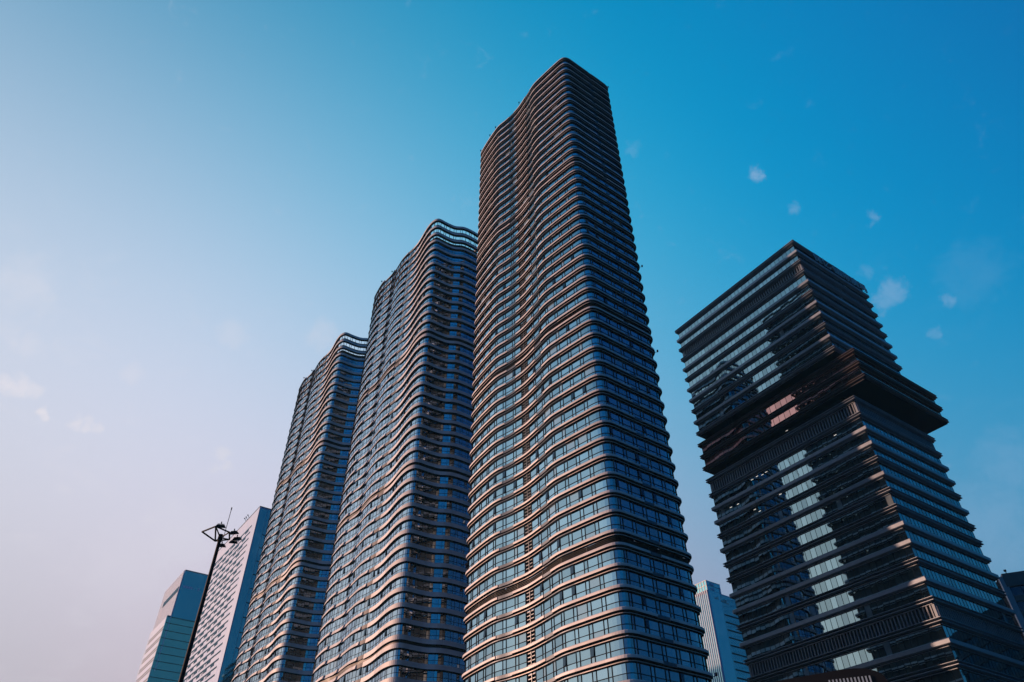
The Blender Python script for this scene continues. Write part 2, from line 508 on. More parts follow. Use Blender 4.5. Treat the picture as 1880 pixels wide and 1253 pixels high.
def tower_mid():
    root = empty('residential_tower', MB0)
    tag(root, 'wavy tower with thick beige bands stepping like scales, directly left of the tallest one', 'tower')
    pl = plM
    S = lambda x, y: pl.near((x*KM-MB0.x, y*KM-MB0.y))
    lev, zend = levels_from((184.5*KM+EYE, [(c, h*KM) for c, h in ((14, 3.44), (1, 2.0), (12, 3.42), (1, 1.75), (12, 3.37), (1, 1.7), (11, 3.3))]))
    a1, a2, a3, a4 = S(-45.6, 180.5), S(-41.4, 175.4), S(-35.4, 167.0), S(-33.6, 165.0)
    back0 = S(-8.7, 163.6)
    fas = [(-0.7, 0), (-0.16, 0), (-0.10, -0.06), (0.0, -1.16), (-0.05, -1.26), (-0.7, -1.26)]
    fa2 = [(-0.7, 0), (-0.28, 0), (-0.22, -0.06), (0.0, -0.90), (-0.05, -0.97), (-0.7, -0.97)]
    pan = [(-0.7, 0), (-0.36, 0), (-0.32, -0.05), (-0.32, -0.95), (-0.36, -1.0), (-0.7, -1.0)]
    band = MB(); pp = MB()
    end_piece = S(-50.7, 189.4)
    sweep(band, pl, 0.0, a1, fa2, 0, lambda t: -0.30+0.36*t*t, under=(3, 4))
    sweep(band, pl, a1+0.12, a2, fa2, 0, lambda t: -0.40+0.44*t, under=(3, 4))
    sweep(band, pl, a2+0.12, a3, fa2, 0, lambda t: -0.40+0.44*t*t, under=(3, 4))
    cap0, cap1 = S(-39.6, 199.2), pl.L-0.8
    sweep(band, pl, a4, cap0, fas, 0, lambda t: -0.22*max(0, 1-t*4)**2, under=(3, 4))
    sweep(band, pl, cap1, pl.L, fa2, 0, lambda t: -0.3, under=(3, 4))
    sweep(band, pl, cap0, cap1, pan, 3)  # unseen end, darkened for its reflection
    sweep(pp, pl, a3+0.1, a4-0.003, pan)
    me_band = band.data('floor_band', [M_tan2, M_und_shade, M_und_shade, M_pan]); me_pan = pp.data('spandrel_panel', M_pan2)
    GO = -0.55
    br = make_breaks(pl, [1.5, 0.75, 1.5, 1.5, 0.75], [a1, a2, a3, a4, S(-25.3, 152.9), S(-22.6, 152.9), back0, pl.L-0.8])
    def glassdata(h):
        z1, z2 = -h-0.02, -1.0
        sp = z1+(z2-z1)*0.36
        g = panes(pl, br, GO, z1, z2, sp, jit=0.006, blank=(back0, pl.L-0.8)).data('window_band', [G_m, M_louv])
        return g, mullions(pl, br, GO, z1, z2, sp, 0.07, 0.05, [(back0+0.5, pl.L-1.1)]).data('window_frame', M_mul)
    var = {}
    nopen = 0
    for i, (z, h) in enumerate(lev):
        ob = inst('floor_band', me_band, root, (0, 0, z))
        inst('spandrel_panel', me_pan, ob)
        if i < 3:
            # open crown: posts and rails only, the sky shows through
            cr = MB(); z1, z2 = -h-0.02, -1.1
            for q in br:
                p, n = pl.at(q); n = n.normalized(); t = Vector((-n.y, n.x)); c = p+n*(GO-0.1)-t*0.07
                cr.box((c.x, c.y, z1), (t.x*0.14, t.y*0.14, 0), (n.x*0.2, n.y*0.2, 0), (0, 0, z2-z1))
            sweep2(cr, pl, 0, pl.L, [(GO-0.08, z1), (GO, z1), (GO, z1+0.75), (GO-0.08, z1+0.75)], True)
            sweep2(cr, pl, 0, pl.L, [(GO-0.08, z2-0.5), (GO, z2-0.5), (GO, z2), (GO-0.08, z2)], True)
            cr.build('crown_railing', M_mul, root, (0, 0, z))
            gb = [q for q in br if q <= S(-25.6, 153.2)]
            panes(pl, gb, GO, z1, z2, z1+(z2-z1)*0.36).build('window_band', G_m, root, (0, 0, z))
            continue
        if h < 3:
            lv = MB()
            sweep2(lv, pl, 0, pl.L, [(GO-0.15, -h-0.02), (GO, -h-0.02), (GO, -1.05), (GO-0.15, -1.05)], True)
            lv.build('louver_band', M_louv, root, (0, 0, z))
            continue
        key = (round(h, 2), i % 4)
        if key not in var: var[key] = glassdata(h)
        w = inst('window_band', var[key][0], root, (0, 0, z))
        inst('window_frame', var[key][1], w)
        z1, z2 = -h-0.02, -1.05; sp = z1+(z2-z1)*0.36
        for a, b in zip(br[:-1], br[1:]):
            if 0.6 < b-a < 0.9 and a < S(-26, 153.6) and i > 6 and nopen < 98 and random.random() < (0.09 if i < 20 else 0.17):
                opened_sash(pl, a, b, GO, sp, z2, root, z); nopen += 1
    mb = MB(); ring_solid(mb, pl, -0.8, lev[2][0]-2.2, lev[2][0]-1.9)
    mb.build('roof', M_roof, root)
    mb = MB(); ring_solid(mb, pl, -0.55, 0.0, zend)
    mb.build('lobby_base', M_dark, root)
    for x, y in ((-46.7, 181.71), (-42.31, 176.9)):
        p, n = pl.at(S(x, y)); mb = MB(); c = Vector((p.x, p.y, lev[0][0]-0.02))
        mb.tube(c, c+Vector((0, 0, 0.5)), 0.05, 6); mb.box(c+Vector((-0.2, -0.2, 0.5)), (0.4, 0, 0), (0, 0.4, 0), (0, 0, 0.35))
        mb.build('floodlight', M_lamp, root)
    return root

def copy_tree(o, parent=None):
    c = o.copy(); COL.objects.link(c); c.parent = parent
    for ch in list(o.children): copy_tree(ch, c)
    return c

near = tower_near()
mid = tower_mid()
far = copy_tree(mid)
far.location = (MB0.x-40.7*KM, MB0.y+56.0*KM, 0)
far['label'] = 'farthest of the three wavy banded towers, between the white slotted building and its middle twin'
for o in (near, mid, far): o['group'] = 'wavy residential towers in a row'

# ------------------------------------------------------------------ office tower of stacked boxes
LAMPS = [(21.26, 111.54), (8.44, 103.13), (36.11, 103.3), (34.29, 103.47), (32.45, 103.1), (31.04, 103.28), (42.67, 98.58), (45.29, 98.7), (37.65, 94.71), (36.25, 93.61), (28.65, 95.29)]
def office_tower():
    n0 = Vector((87.4, 148.9)); yaw = 0.6061
    u = Vector((-math.sin(yaw), math.cos(yaw))); w = Vector((math.cos(yaw), math.sin(yaw)))
    root = empty('office_tower', (n0.x, n0.y, 0))
    tag(root, 'dark square office tower of stacked boxes with one jutting middle box, at right', 'tower')
    def plan(du, dw, L, W):
        a = u*du+w*dw
        return Plan([tuple(a), tuple(a+w*W), tuple(a+w*W+u*L), tuple(a+u*L)])
    # the corners of the cladding are slightly bevelled
    def bevel(pl, r):
        pts = []
        for i in range(pl.n):
            p = pl.P[i]; a = (pl.P[i-1]-p).normalized(); b = (pl.P[(i+1) % pl.n]-p).normalized()
            pts += [tuple(p+a*r), tuple(p+b*r)]
        return Plan(pts)
    GO = -0.95
    A = [(-1.0, 0.0), (-0.3, 0.0), (0.0, -0.22), (0.0, -1.0), (-0.10, -1.1), (-0.55, -1.16), (-1.0, -1.16)]
    Al = [(-1.0, -1.34), (-0.62, -1.34), (-0.62, -1.44), (-1.0, -1.44)]
    B1 = [(-1.0, 0.0), (-0.35, 0.0), (0.0, -0.10), (0.0, -0.20), (-0.55, -0.30), (-1.0, -0.30)]
    B2 = [(-1.0, -0.62), (-0.35, -0.66), (0.0, -0.76), (0.0, -0.88), (-0.55, -0.98), (-1.0, -0.98)]
    Bl = [(-1.0, -1.30), (-0.66, -1.30), (-0.66, -1.40), (-1.0, -1.40)]
    Br = [(-1.0, -0.25), (-0.6, -0.25), (-0.6, -0.70), (-1.0, -0.70)]
    def block(pl, rows, metal, glass, pane, ztop, zbot):
        plc = bevel(pl, 0.16)
        br = make_breaks(pl, [pane], pl.S[:-1])
        # keep pane widths even on each side
        br = []
        for i in range(4):
            a, b = pl.S[i], pl.S[i+1]; k = max(1, round((b-a)/pane))
            br += [a+(b-a)*j/k for j in range(k)]
        br.append(pl.L)
        pli = Plan([tuple(pl.P[i]+pl.N[i]*GO) for i in range(4)])
        bri = []
        for i in range(4):
            a, b = pli.S[i], pli.S[i+1]; k = max(1, round((b-a)/pane))
            bri += [a+(b-a)*j/k for j in range(k)]
        bri.append(pli.L)
        for (z, kind, h, fill) in rows:
            mb = MB()
            parts = (A, Al) if kind == 'A' else (B1, B2, Bl)
            for pr in parts: sweep(mb, plc, 0, plc.L, pr, 0, closed=True, panel=4.4)
            ob = mb.build('floor_band', metal, root, (0, 0, z))
            rc = MB()
            if kind == 'A': sweep(rc, plc, 0, plc.L, [(-1.0, -1.10), (-0.88, -1.10), (-0.88, -1.38), (-1.0, -1.38)], 0, closed=True)
            else:
                sweep(rc, plc, 0, plc.L, Br, 0, closed=True)
                sweep(rc, plc, 0, plc.L, [(-1.0, -0.95), (-0.88, -0.95), (-0.88, -1.34), (-1.0, -1.34)], 0, closed=True)
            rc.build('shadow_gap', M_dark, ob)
            if fill is None: continue
            z1, z2 = -h-0.03, -1.38
            if fill == 'L':
                fb = MB()
                for i in range(4):
                    a, b = pli.S[i], pli.S[i+1]; k = round((b-a)/0.85)
                    for j in range(k+1):
                        q = a+(b-a)*j/k
                        p = pli.P[i].lerp(pli.P[(i+1) % 4], j/k)
                        d = (pli.P[(i+1) % 4]-pli.P[i]).normalized(); nn = Vector((d.y, -d.x))
                        if nn.dot(p-(pli.P[0]+pli.P[2])/2) < 0: nn = -nn
                        c = p-nn*0.45-d*0.14
                        fb.box((c.x, c.y, z1), (d.x*0.28, d.y*0.28, 0), (nn.x*0.55, nn.y*0.55, 0), (0, 0, z2-z1))
                fo = fb.build('louver_fins', M_fin, root, (0, 0, z))
                bk = MB(); sweep2(bk, pli, 0, pli.L, [(-0.6, z1), (-0.5, z1), (-0.5, z2), (-0.6, z2)], True)
                bk.build('louver_backing', M_louv, fo)
                continue
            g = panes(pli, bri, 0.0, z1, z2, None, jit=0.0022)
            wo = g.build('window_band', glass, root, (0, 0, z))
            fr = mullions(pli, bri, 0.0, z1, z2, None, 0.085, 0.05)
            for zr in (z1, z2-0.07): sweep2(fr, pli, 0, pli.L, [(-0.03, zr), (0.06, zr), (0.06, zr+0.07), (-0.03, zr+0.07)], True)
            fr.build('window_frame', M_mul, wo)
        cap = MB(); ring_solid(cap, pl, -0.9, ztop-0.5, ztop-0.02); cap.build('roof', M_roof, root)
        cap = MB(); ring_solid(cap, pl, -0.72, zbot-0.12, zbot+0.3); cap.build('soffit', M_dark, root)
    L, W = 52.04, 36.60
    h = 4.30; z = 168.6+EYE
    seq = 'BABBABAABAB'; rows = []
    for i, k in enumerate(seq):
        rows.append((z-h*i, k, h, None if i == len(seq)-1 else ('L' if i == 2 else 'G')))
    main = plan(0, 0, L, W)
    block(main, rows, M_grey, G_r, 1.5, z, rows[-1][0]-1.40)
    zt = 123.1+EYE; hm = 4.25
    rows = [(zt, 'B', hm, 'G'), (zt-hm, 'B', hm, 'G'), (zt-2*hm, 'B', hm, None)]
    mid_ = plan(-3.68, 2.16, 57.75, 39.1)
    block(mid_, rows, M_bron, G_rb, 1.9, zt, rows[-1][0]-1.40)
    zl = 108.7+EYE; hl = 4.27
    seq = 'BBAABABBAABABBABAABABBAAB'; rows = []; zz = zl
    for i, k in enumerate(seq):
        hh = 4.85 if i == 0 else hl
        rows.append((zz, k, hh, 'L' if i in (0, 12) else 'G')); zz -= hh
    block(main, rows, M_grey, G_r, 1.5, zl, rows[-1][0]-1.40-2.6)
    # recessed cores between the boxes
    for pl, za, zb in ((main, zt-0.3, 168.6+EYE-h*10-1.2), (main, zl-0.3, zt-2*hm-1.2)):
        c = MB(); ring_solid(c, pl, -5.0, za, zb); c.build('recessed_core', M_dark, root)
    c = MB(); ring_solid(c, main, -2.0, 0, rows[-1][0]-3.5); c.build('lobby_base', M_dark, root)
    # a few ceiling lamps are on
    ml, nl, pl_ = mat('lit_lamp'); pl_.inputs['Emission Color'].default_value = (1, 0.86, 0.75, 1); pl_.inputs['Emission Strength'].default_value = 0.9
    for uu, zz in LAMPS:
        m = MB(); c = n0+u*uu+w*0.86
        m.box((c.x, c.y, zz), (u*0.75).to_3d(), (w*0.04).to_3d(), (0, 0, 0.10)); m.v = [(x-n0.x, y-n0.y, z_) for x, y, z_ in m.v]
        m.build('ceiling_light', ml, root)
    # sign letters on the parapet of the right-hand face
    cu = bpy.data.curves.new('sign_letters', 'FONT')
    cu.body = '保亿·國際廣場'
    cu.size = 4.3; cu.extrude = 0.12; cu.space_character = 1.02
    to = bpy.data.objects.new('tmp', cu); COL.objects.link(to)
    bpy.context.view_layer.update()
    dg = bpy.context.evaluated_depsgraph_get()
    me = bpy.data.meshes.new_from_object(to.evaluated_get(dg)); me.materials.clear(); me.materials.append(M_sign)
    bpy.data.objects.remove(to)
    so = bpy.data.objects.new('sign_letters', me); link(so, root)
    nrm = -u
    xs = [v.co.x for v in me.vertices]; wd = max(xs)-min(xs)
    fit = 27.5/wd if wd > 1 else 1.0
    so.matrix_local = Matrix(((w.x*fit, 0, nrm.x, w.x*8.3+nrm.x*0.25), (w.y*fit, 0, nrm.y, w.y*8.3+nrm.y*0.25), (0, 0.95, 0, z-4.05), (0, 0, 0, 1)))
    return root
office = office_tower()

# ------------------------------------------------------------------ far buildings
U = Vector((-0.586, 0.81)).normalized(); V = Vector((0.81, 0.586)).normalized()
def v3(p, z=0.0): return Vector((p.x, p.y, z))

def white_building():
    n0 = Vector((-125.3, 321.6)); H = 170+EYE
    root = empty('white_building', (n0.x, n0.y, 0))
    tag(root, 'white office slab with rows of staggered dark slot windows, behind the tall lamp mast', 'building')
    L, W = 69.0, 30.0
    o = Vector((0, 0))
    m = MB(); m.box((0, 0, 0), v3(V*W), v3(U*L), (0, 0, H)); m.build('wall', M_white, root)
    m = MB(); m.box(v3(-V*0.1-U*0.1, H), v3(V*(W+0.2)), v3(U*(L+0.2)), (0, 0, 0.35)); m.build('roof', M_mul, root)
    # teal curtain wall of the narrow end
    m = MB(); q = -U*0.25
    m.box(v3(q+V*0.35, 0), v3(V*3.6), v3(U*0.2), (0, 0, H-1.0))
    m.box(v3(q+V*4.15+U*0.12, 0), v3(V*(W-4.2)), v3(U*0.1), (0, 0, H-0.6))
    w = m.build('curtain_wall', G_far, root)
    m = MB(); zz = H-14
    while zz > 20:
        m.box(v3(q+V*4.2+U*0.0, zz), v3(V*(W-4.3)), v3(U*0.12), (0, 0, 0.35)); zz -= 6.6
    m.build('window_frame', M_mul, w)
    # slot windows, row by row
    rnd = random.Random(3)
    z = 163.0+EYE; r = 0
    while z > 30:
        m = MB(); q = -V*0.06
        m.box(v3(q+U*7.0, z-0.85), v3(V*0.1), v3(U*(L-12-rnd.random()*3)), (0, 0, 0.85))
        x = 10.5+(r*2.1) % 9.5
        k = 0
        while x < L-8:
            ln = 4.2+rnd.random()*1.2
            m.box(v3(q+U*x, z-2.0), v3(V*0.1), v3(U*ln), (0, 0, 1.16))
            x += 9.4+rnd.random()*1.0
            if rnd.random() < 0.25:
                m.box(v3(q+U*(x-3.0), z-2.4), v3(V*0.1), v3(U*0.5), (0, 0, 1.55))
                m.box(v3(q+U*(x-4.6), z-2.4), v3(V*0.1), v3(U*0.5), (0, 0, 1.55))
        m.build('window_band', G_slot, root)
        z -= 3.3; r += 1
    for t in (15.5, 18.0, 20.0):
        m = MB(); m.tube(v3(U*t, H+0.3), v3(U*t-V*1.0, H+1.6), 0.12, 6); m.box(v3(U*t-V*1.3, H+1.4), (0.5, 0, 0), (0, 0.5, 0), (0, 0, 0.4))
        m.build('roof_lamp', M_lamp, root)
    return root
white_building()

def glass_tower():
    n0 = Vector((-200.4, 420.8)); H = 180+EYE; z1 = 152.3+EYE
    root = empty('glass_tower', (n0.x, n0.y, 0))
    tag(root, 'teal glass tower with a set-back top and pale finned side, far left', 'tower')
    L, W = 42.0, 15.4
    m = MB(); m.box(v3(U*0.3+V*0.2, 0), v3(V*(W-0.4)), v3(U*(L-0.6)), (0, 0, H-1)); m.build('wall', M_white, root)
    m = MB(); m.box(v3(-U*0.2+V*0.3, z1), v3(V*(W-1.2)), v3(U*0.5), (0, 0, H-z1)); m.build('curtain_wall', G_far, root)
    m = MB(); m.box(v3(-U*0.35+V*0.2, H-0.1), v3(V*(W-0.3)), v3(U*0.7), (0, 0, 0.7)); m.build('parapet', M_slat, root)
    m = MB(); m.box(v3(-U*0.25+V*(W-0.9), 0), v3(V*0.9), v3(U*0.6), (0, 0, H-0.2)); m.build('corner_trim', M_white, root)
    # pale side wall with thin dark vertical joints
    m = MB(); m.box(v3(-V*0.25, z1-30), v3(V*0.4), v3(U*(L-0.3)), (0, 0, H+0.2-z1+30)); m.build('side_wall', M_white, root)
    m = MB(); t = 1.2
    while t < L-1:
        m.box(v3(U*t-V*0.33, z1-30), v3(V*0.2), v3(U*0.32), (0, 0, H-z1+30)); t += 3.0
    m.build('vertical_joints', M_mul, root)
    m = MB(); m.box(v3(U*0.9-V*0.45, H-12.5), v3(V*0.2), v3(U*(L-9)), (0, 0, 3.0)); m.build('dark_slot', G_slot, root)
    # lower, wider part
    a = -V*2.1+U*0.66
    m = MB(); m.box(v3(a+U*0.4, 0), v3(V*(W+1.4)), v3(U*(L-8)), (0, 0, z1)); m.build('podium_wall', M_white, root)
    m = MB(); m.box(v3(a-U*0.6+V*0.05, 0), v3(V*(W+0.9)), v3(U*0.9), (0, 0, z1+0.4)); g = m.build('podium_glass', G_pod, root)
    m = MB(); zz = z1-4
    while zz > 10:
        m.box(v3(a-U*0.72+V*0.3, zz), v3(V*(W+0.4)), v3(U*0.1), (0, 0, 0.28)); zz -= 4.2
    m.build('window_frame', M_mul, g)
    m = MB(); zz = z1-6
    while zz > 60:
        for dz in (0, -1.5):
            m.box(v3(a-V*0.12+U*0.8, zz+dz), v3(V*0.15), v3(U*(L-10)), (0, 0, 0.45))
        zz -= 5.6
    m.build('side_louvers', M_mul, root)
    # lettering too far off to be legible: a pale strip and two marks
    m = MB()
    for k, (t, l, hh) in enumerate(((1.6, 1.5, 1.5), (3.3, 1.2, 1.4), (4.7, 1.3, 1.4), (6.2, 1.0, 1.2), (8.0, 0.3, 0.8), (10.4, 0.7, 1.5))):
        m = MB(); m.box(v3(V*t-U*0.32, H-10.2), v3(V*l), v3(U*0.1), (0, 0, hh)); m.build('sign_letter', M_white, root)
    return root
glass_tower()

def gap_tower():
    n0 = Vector((107.5, 393.6)); H = 160+EYE; z1 = 154.4+EYE
    root = empty('high_rise', (n0.x, n0.y, 0))
    tag(root, 'pale ribbed high-rise with a glass crown, in the gap left of the dark office tower', 'tower')
    L, W = 34.0, 40.0
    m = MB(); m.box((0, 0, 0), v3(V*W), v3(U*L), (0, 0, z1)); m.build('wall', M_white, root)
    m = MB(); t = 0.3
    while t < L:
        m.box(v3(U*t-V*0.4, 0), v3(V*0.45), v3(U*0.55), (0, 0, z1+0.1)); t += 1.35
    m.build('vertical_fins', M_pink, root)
    m = MB(); rnd = random.Random(5)
    t = 0.85; 
    while t < L-0.6:
        m.box(v3(U*t-V*0.05, 0), v3(V*0.12), v3(U*0.8), (0, 0, z1-1)); t += 1.35
    g = m.build('window_strips', G_far, root)
    m = MB(); m.box(v3(V*0.5-U*0.15, 0), v3(V*9.0), v3(U*0.2), (0, 0, z1-0.1))
    m.box(v3(V*9.5+U*0.0, 0), v3(V*(W-9.6)), v3(U*0.2), (0, 0, z1-0.5)); m.box(v3(V*9.6-U*0.2, 0), v3(V*0.4), v3(U*0.3), (0, 0, z1-8)); 
    m.m = [0]*len(m.m)
    c = m.build('curtain_wall', G_far, root)
    m = MB(); zz = z1-12
    while zz > 8:
        m.box(v3(V*10.2-U*0.12, zz), v3(V*(W-10.5)), v3(U*0.2), (0, 0, 0.7)); zz -= 4.1
    m.build('window_frame', M_mul, c)
    m = MB()
    m.box(v3(U*0.2+V*0.2, z1), v3(V*11.4), v3(U*14), (0, 0, H-z1)); cr = m.build('glass_crown', G_far, root)
    m = MB()
    m.box(v3(-V*0.05+U*0.2, z1-1.6), v3(V*0.2), v3(U*14), (0, 0, 1.3))
    for q in (0.0, 0.5, 1.0):
        m.box(v3(V*0.05+U*0.1, z1+(H-z1-0.25)*q), v3(V*11.6), v3(U*0.15), (0, 0, 0.25))
        m.box(v3(V*0.05+U*0.1, z1+(H-z1-0.25)*q), v3(V*0.15), v3(U*14), (0, 0, 0.25))
    for t in range(0, 8): m.box(v3(V*0.0+U*(0.2+t*1.9), z1), v3(V*0.2), v3(U*0.22), (0, 0, H-z1))
    m.build('crown_frame', M_slat, cr)
    m = MB()
    for (t, zz, l, hh) in ((2.9, H-2.3, 3.4, 1.5), (3.2, H-4.9, 2.8, 1.2), (10.3, H-3.3, 0.9, 1.2), (10.3, z1+0.4, 0.8, 1.6)):
        m = MB(); m.box(v3(V*t-U*0.0, zz), v3(V*l), v3(U*0.15), (0, 0, hh)); m.build('crown_panel', M_white, cr)
    for (t, zz, l, hh) in ((4.6, z1-4.0, 2.2, 0.8), (6.9, z1-4.2, 0.6, 1.8), (9.6, z1-4.6, 0.5, 2.0), (10.6, z1-4.6, 1.2, 0.6), (12.2, z1-4.8, 0.6, 2.0), (13.6, z1-4.9, 0.6, 2.0), (14.8, z1-5.0, 1.0, 0.7)):
        m = MB(); m.box(v3(V*t-U*0.3, zz), v3(V*l), v3(U*0.12), (0, 0, hh)); m.build('sign_letter', M_sign, root)
    return root
gap_tower()

def right_building():
    n0 = Vector((134.8, 195.4)); H = 80+EYE
    e = Vector((0.93, -0.368)).normalized(); b = Vector((-e.y, e.x))
    if b.y < 0: b = -b
    root = empty('dark_building', (n0.x, n0.y, 0))
    tag(root, 'low dark banded building behind the office tower, cut by the right edge', 'building')
    W, D = 70.0, 25.0
    m = MB(); m.box(v3(b*0.6, 0), v3(e*W), v3(b*D), (0, 0, H-0.5)); m.build('wall', M_dark, root)
    m = MB(); m.box(v3(e*0.0-b*0.35, 0), v3(e*1.5), v3(b*1.5), (0, 0, H-0.7)); m.build('corner_column', M_grey, root)
    m = MB(); m.box(v3(e*1.0-b*0.5, H-3.6), v3(e*W), v3(b*2), (0, 0, 3.6)); m.build('parapet', M_bron, root)
    z = H-3.6
    while z > 3:
        m = MB(); k = 0; x = 1.7
        while x < W-3:
            r = random.random()
            m.box(v3(e*x+b*(0.15+0.02*r), z-2.5), v3(e*2.6), v3(b*0.3), (0, 0, 2.5), 0, r); x += 2.75
        m.build('window_band', G_navy, root)
        m = MB(); m.box(v3(e*1.6-b*0.3, z-4.1), v3(e*(W-2)), v3(b*0.8), (0, 0, 1.5)); m.build('floor_band', M_bron, root)
        z -= 4.1
    for t in (2.4, 9.5, 16.5):
        m = MB(); m.tube(v3(e*t, H), v3(e*t, H+0.9), 0.12, 6); m.box(v3(e*t-e*0.3, H+0.7), v3(e*0.6), v3(b*0.4), (0, 0, 0.5)); m.build('roof_lamp', M_lamp, root)
    return root
right_building()

def reflected_block():
    """stands to the right, outside the frame; seen mirrored low in the office tower's right face"""
    root = empty('mid_rise_block', (175, 96, 0))
    tag(root, 'dark mid-rise block with rows of windows, off to the right, mirrored in the glass', 'building')
    m = MB(); m.box((0, 0, 0), (26, -10, 0), (14, 36, 0), (0, 0, 62)); m.build('wall', M_dark, root)
    z = 57
    d = Vector((14, 36, 0)).normalized(); n = Vector((-d.y, d.x, 0))
    while z > 4:
        m = MB(); x = 1.0
        while x < 36:
            m.box(Vector((0, 0, z-1.9))+d*x+n*0.0, d*1.7, n*0.12, (0, 0, 1.9), 0, random.random()); x += 2.9
        m.build('window_band', G_navy, root); z -= 3.6
    return root
reflected_block()

# ------------------------------------------------------------------ lamp mast
def lamp_mast():
    c = Vector((-27.35, 62.47)); H = 30+EYE
    root = empty('lamp_mast', (c.x, c.y, 0))
    tag(root, 'tall black lamp mast with a six-sided ring of floodlights and an antenna', 'lamp post')
    m = MB(); m.tube((0, 0, 0), (0, 0, H), 0.26, 16, 0.15); m.build('pole', M_black, root)
    m = MB(); m.tube((0, 0, 0), (0, 0, 0.5), 0.5, 16); m.build('base', M_black, root)
    # ring: six corners, long side towards the left
    P = [(-1.95, -1.35), (0.25, -1.95), (1.35, -0.95), (1.25, 0.35), (0.6, 0.95), (-0.45, 0.85)]
    P = [(-1.27, -1.27), (0.32, -2.33), (1.19, -1.11), (0.74, 0.36), (-0.69, 0.67)]
    P = [Vector((p[0], p[1], H-0.15)) for p in P]
    m = MB()
    for a, b in zip(P, P[1:]+P[:1]): m.tube(a, b, 0.075, 8)
    m.tube(P[1], P[4], 0.075, 8)
    for p in P[1:]: m.tube((0, 0, H-0.15), p, 0.06, 8)
    m.build('ring_frame', M_black, root)
    m = MB(); m.tube((0, 0, H-0.5), (0, 0, H+0.15), 0.22, 12); m.build('hub', M_black, root)
    # floodlights
    def flood(p, yaw, pitch, sz=(0.75, 0.55, 0.22)):
        m = MB(); rot = Matrix.Rotation(yaw, 3, 'Z') @ Matrix.Rotation(pitch, 3, 'X')
        ex, ey, ez = rot @ Vector((sz[0], 0, 0)), rot @ Vector((0, sz[1], 0)), rot @ Vector((0, 0, sz[2]))
        o = Vector(p)-ex/2-ey/2-ez/2
        q = [o, o+ex, o+ex+ey, o+ey]
        i = 0.14
        t = [o+ez+ex*i+ey*i, o+ez+ex*(1-i)+ey*i, o+ez+ex*(1-i)+ey*(1-i), o+ez+ex*i+ey*(1-i)]
        m.add(q+t, [(0,3,2,1),(4,5,6,7),(0,1,5,4),(1,2,6,5),(2,3,7,6),(3,0,4,7)])
        for k in range(5): m.box(o+ez*1.0+ex*(0.2+0.14*k)+ey*0.2, ex*0.04, ey*0.6, ez*0.4)
        m.tube(Vector(p)+ez*0.5, Vector(p)+ez*0.5+Vector((0, 0, 0.3)), 0.05, 6)
        return m.build('floodlight', M_lamp, root)
    flood((0.55, -1.85, H+0.1), 0.2, 0.35, (0.9, 0.5, 0.25))
    flood((1.55, -0.95, H-0.15), -0.2, 0.4)
    flood((1.62, -0.1, H-0.35), -0.1, 0.5)
    flood((1.1, 0.55, H-0.35), 0.2, 0.4)
    flood((-0.1, 0.95, H-0.5), 0.1, 0.3)
    m = MB(); m.tube((0.25, 0.1, H-0.2), (0.27, 0.1, H+2.9), 0.03, 6); m.tube((0.27, 0.1, H+2.75), (0.27, 0.1, H+3.0), 0.055, 6)
    m.build('antenna', M_black, root)
    return root
lamp_mast()

# ------------------------------------------------------------------ canopy roof low at the right
def canopy():
    e = Vector((0.928, -0.372)); b = Vector((0.372, 0.928))
    o = Vector((13.24, 37.74))
    root = empty('canopy', (o.x, o.y, 0))
    tag(root, 'black rounded canopy roof with pale slatted vent, low in front of the office tower', 'canopy')
    top = [(-9.0, 9.3), (-3.0, 9.95), (0.0, 10.28), (1.5, 10.36), (2.72, 10.44), (3.3, 10.42), (3.8, 10.36), (4.2, 10.2), (4.45, 10.0), (4.62, 9.6), (4.68, 9.0)]
    m = MB(); n = len(top)
    vs = []
    for dy in (0.0, 7.0):
        for t, z in top: vs.append(v3(e*t+b*dy, z+EYE))
        for t, z in reversed(top): vs.append(v3(e*min(t, 4.5)+b*dy, 6.6+EYE))
    k = 2*n
    fs = [tuple(range(k)), tuple(range(2*k-1, k-1, -1))]+[(i, k+i, k+(i+1) % k, (i+1) % k) for i in range(k)]
    m.add(vs, fs); m.build('roof', M_black, root)
    m = MB()
    for i in range(12):
        t = 2.0+i*0.165
        m.box(v3(e*t-b*0.05, 9.30+EYE), v3(e*0.07), v3(b*0.06), (0, 0, 0.72), 0, 0.8)
    m.build('vent_slats', M_vslat, root)
    for t in (-7.0, 3.6):
        m = MB(); m.tube(v3(e*t+b*3.5, 0), v3(e*t+b*3.5, 6.9+EYE), 0.25, 12); m.build('column', M_black, root)
    return root
canopy()

# ------------------------------------------------------------------ hoist cables beside the office tower
for k, (a, b) in enumerate((((62.5, 176.0, 131.0), (57.5, 150.0, 60.0)), ((63.6, 176.0, 131.0), (58.9, 150.0, 60.0)))):
    m = MB(); m.tube(a, b, 0.03, 6)
    o = m.build('hoist_cable', M_mul)
    o.location = (0, 0, 0)
    tag(o, ('left' if k == 0 else 'right')+' one of two thin hoist cables hanging in the gap left of the office tower', 'cable', 'hoist cables')

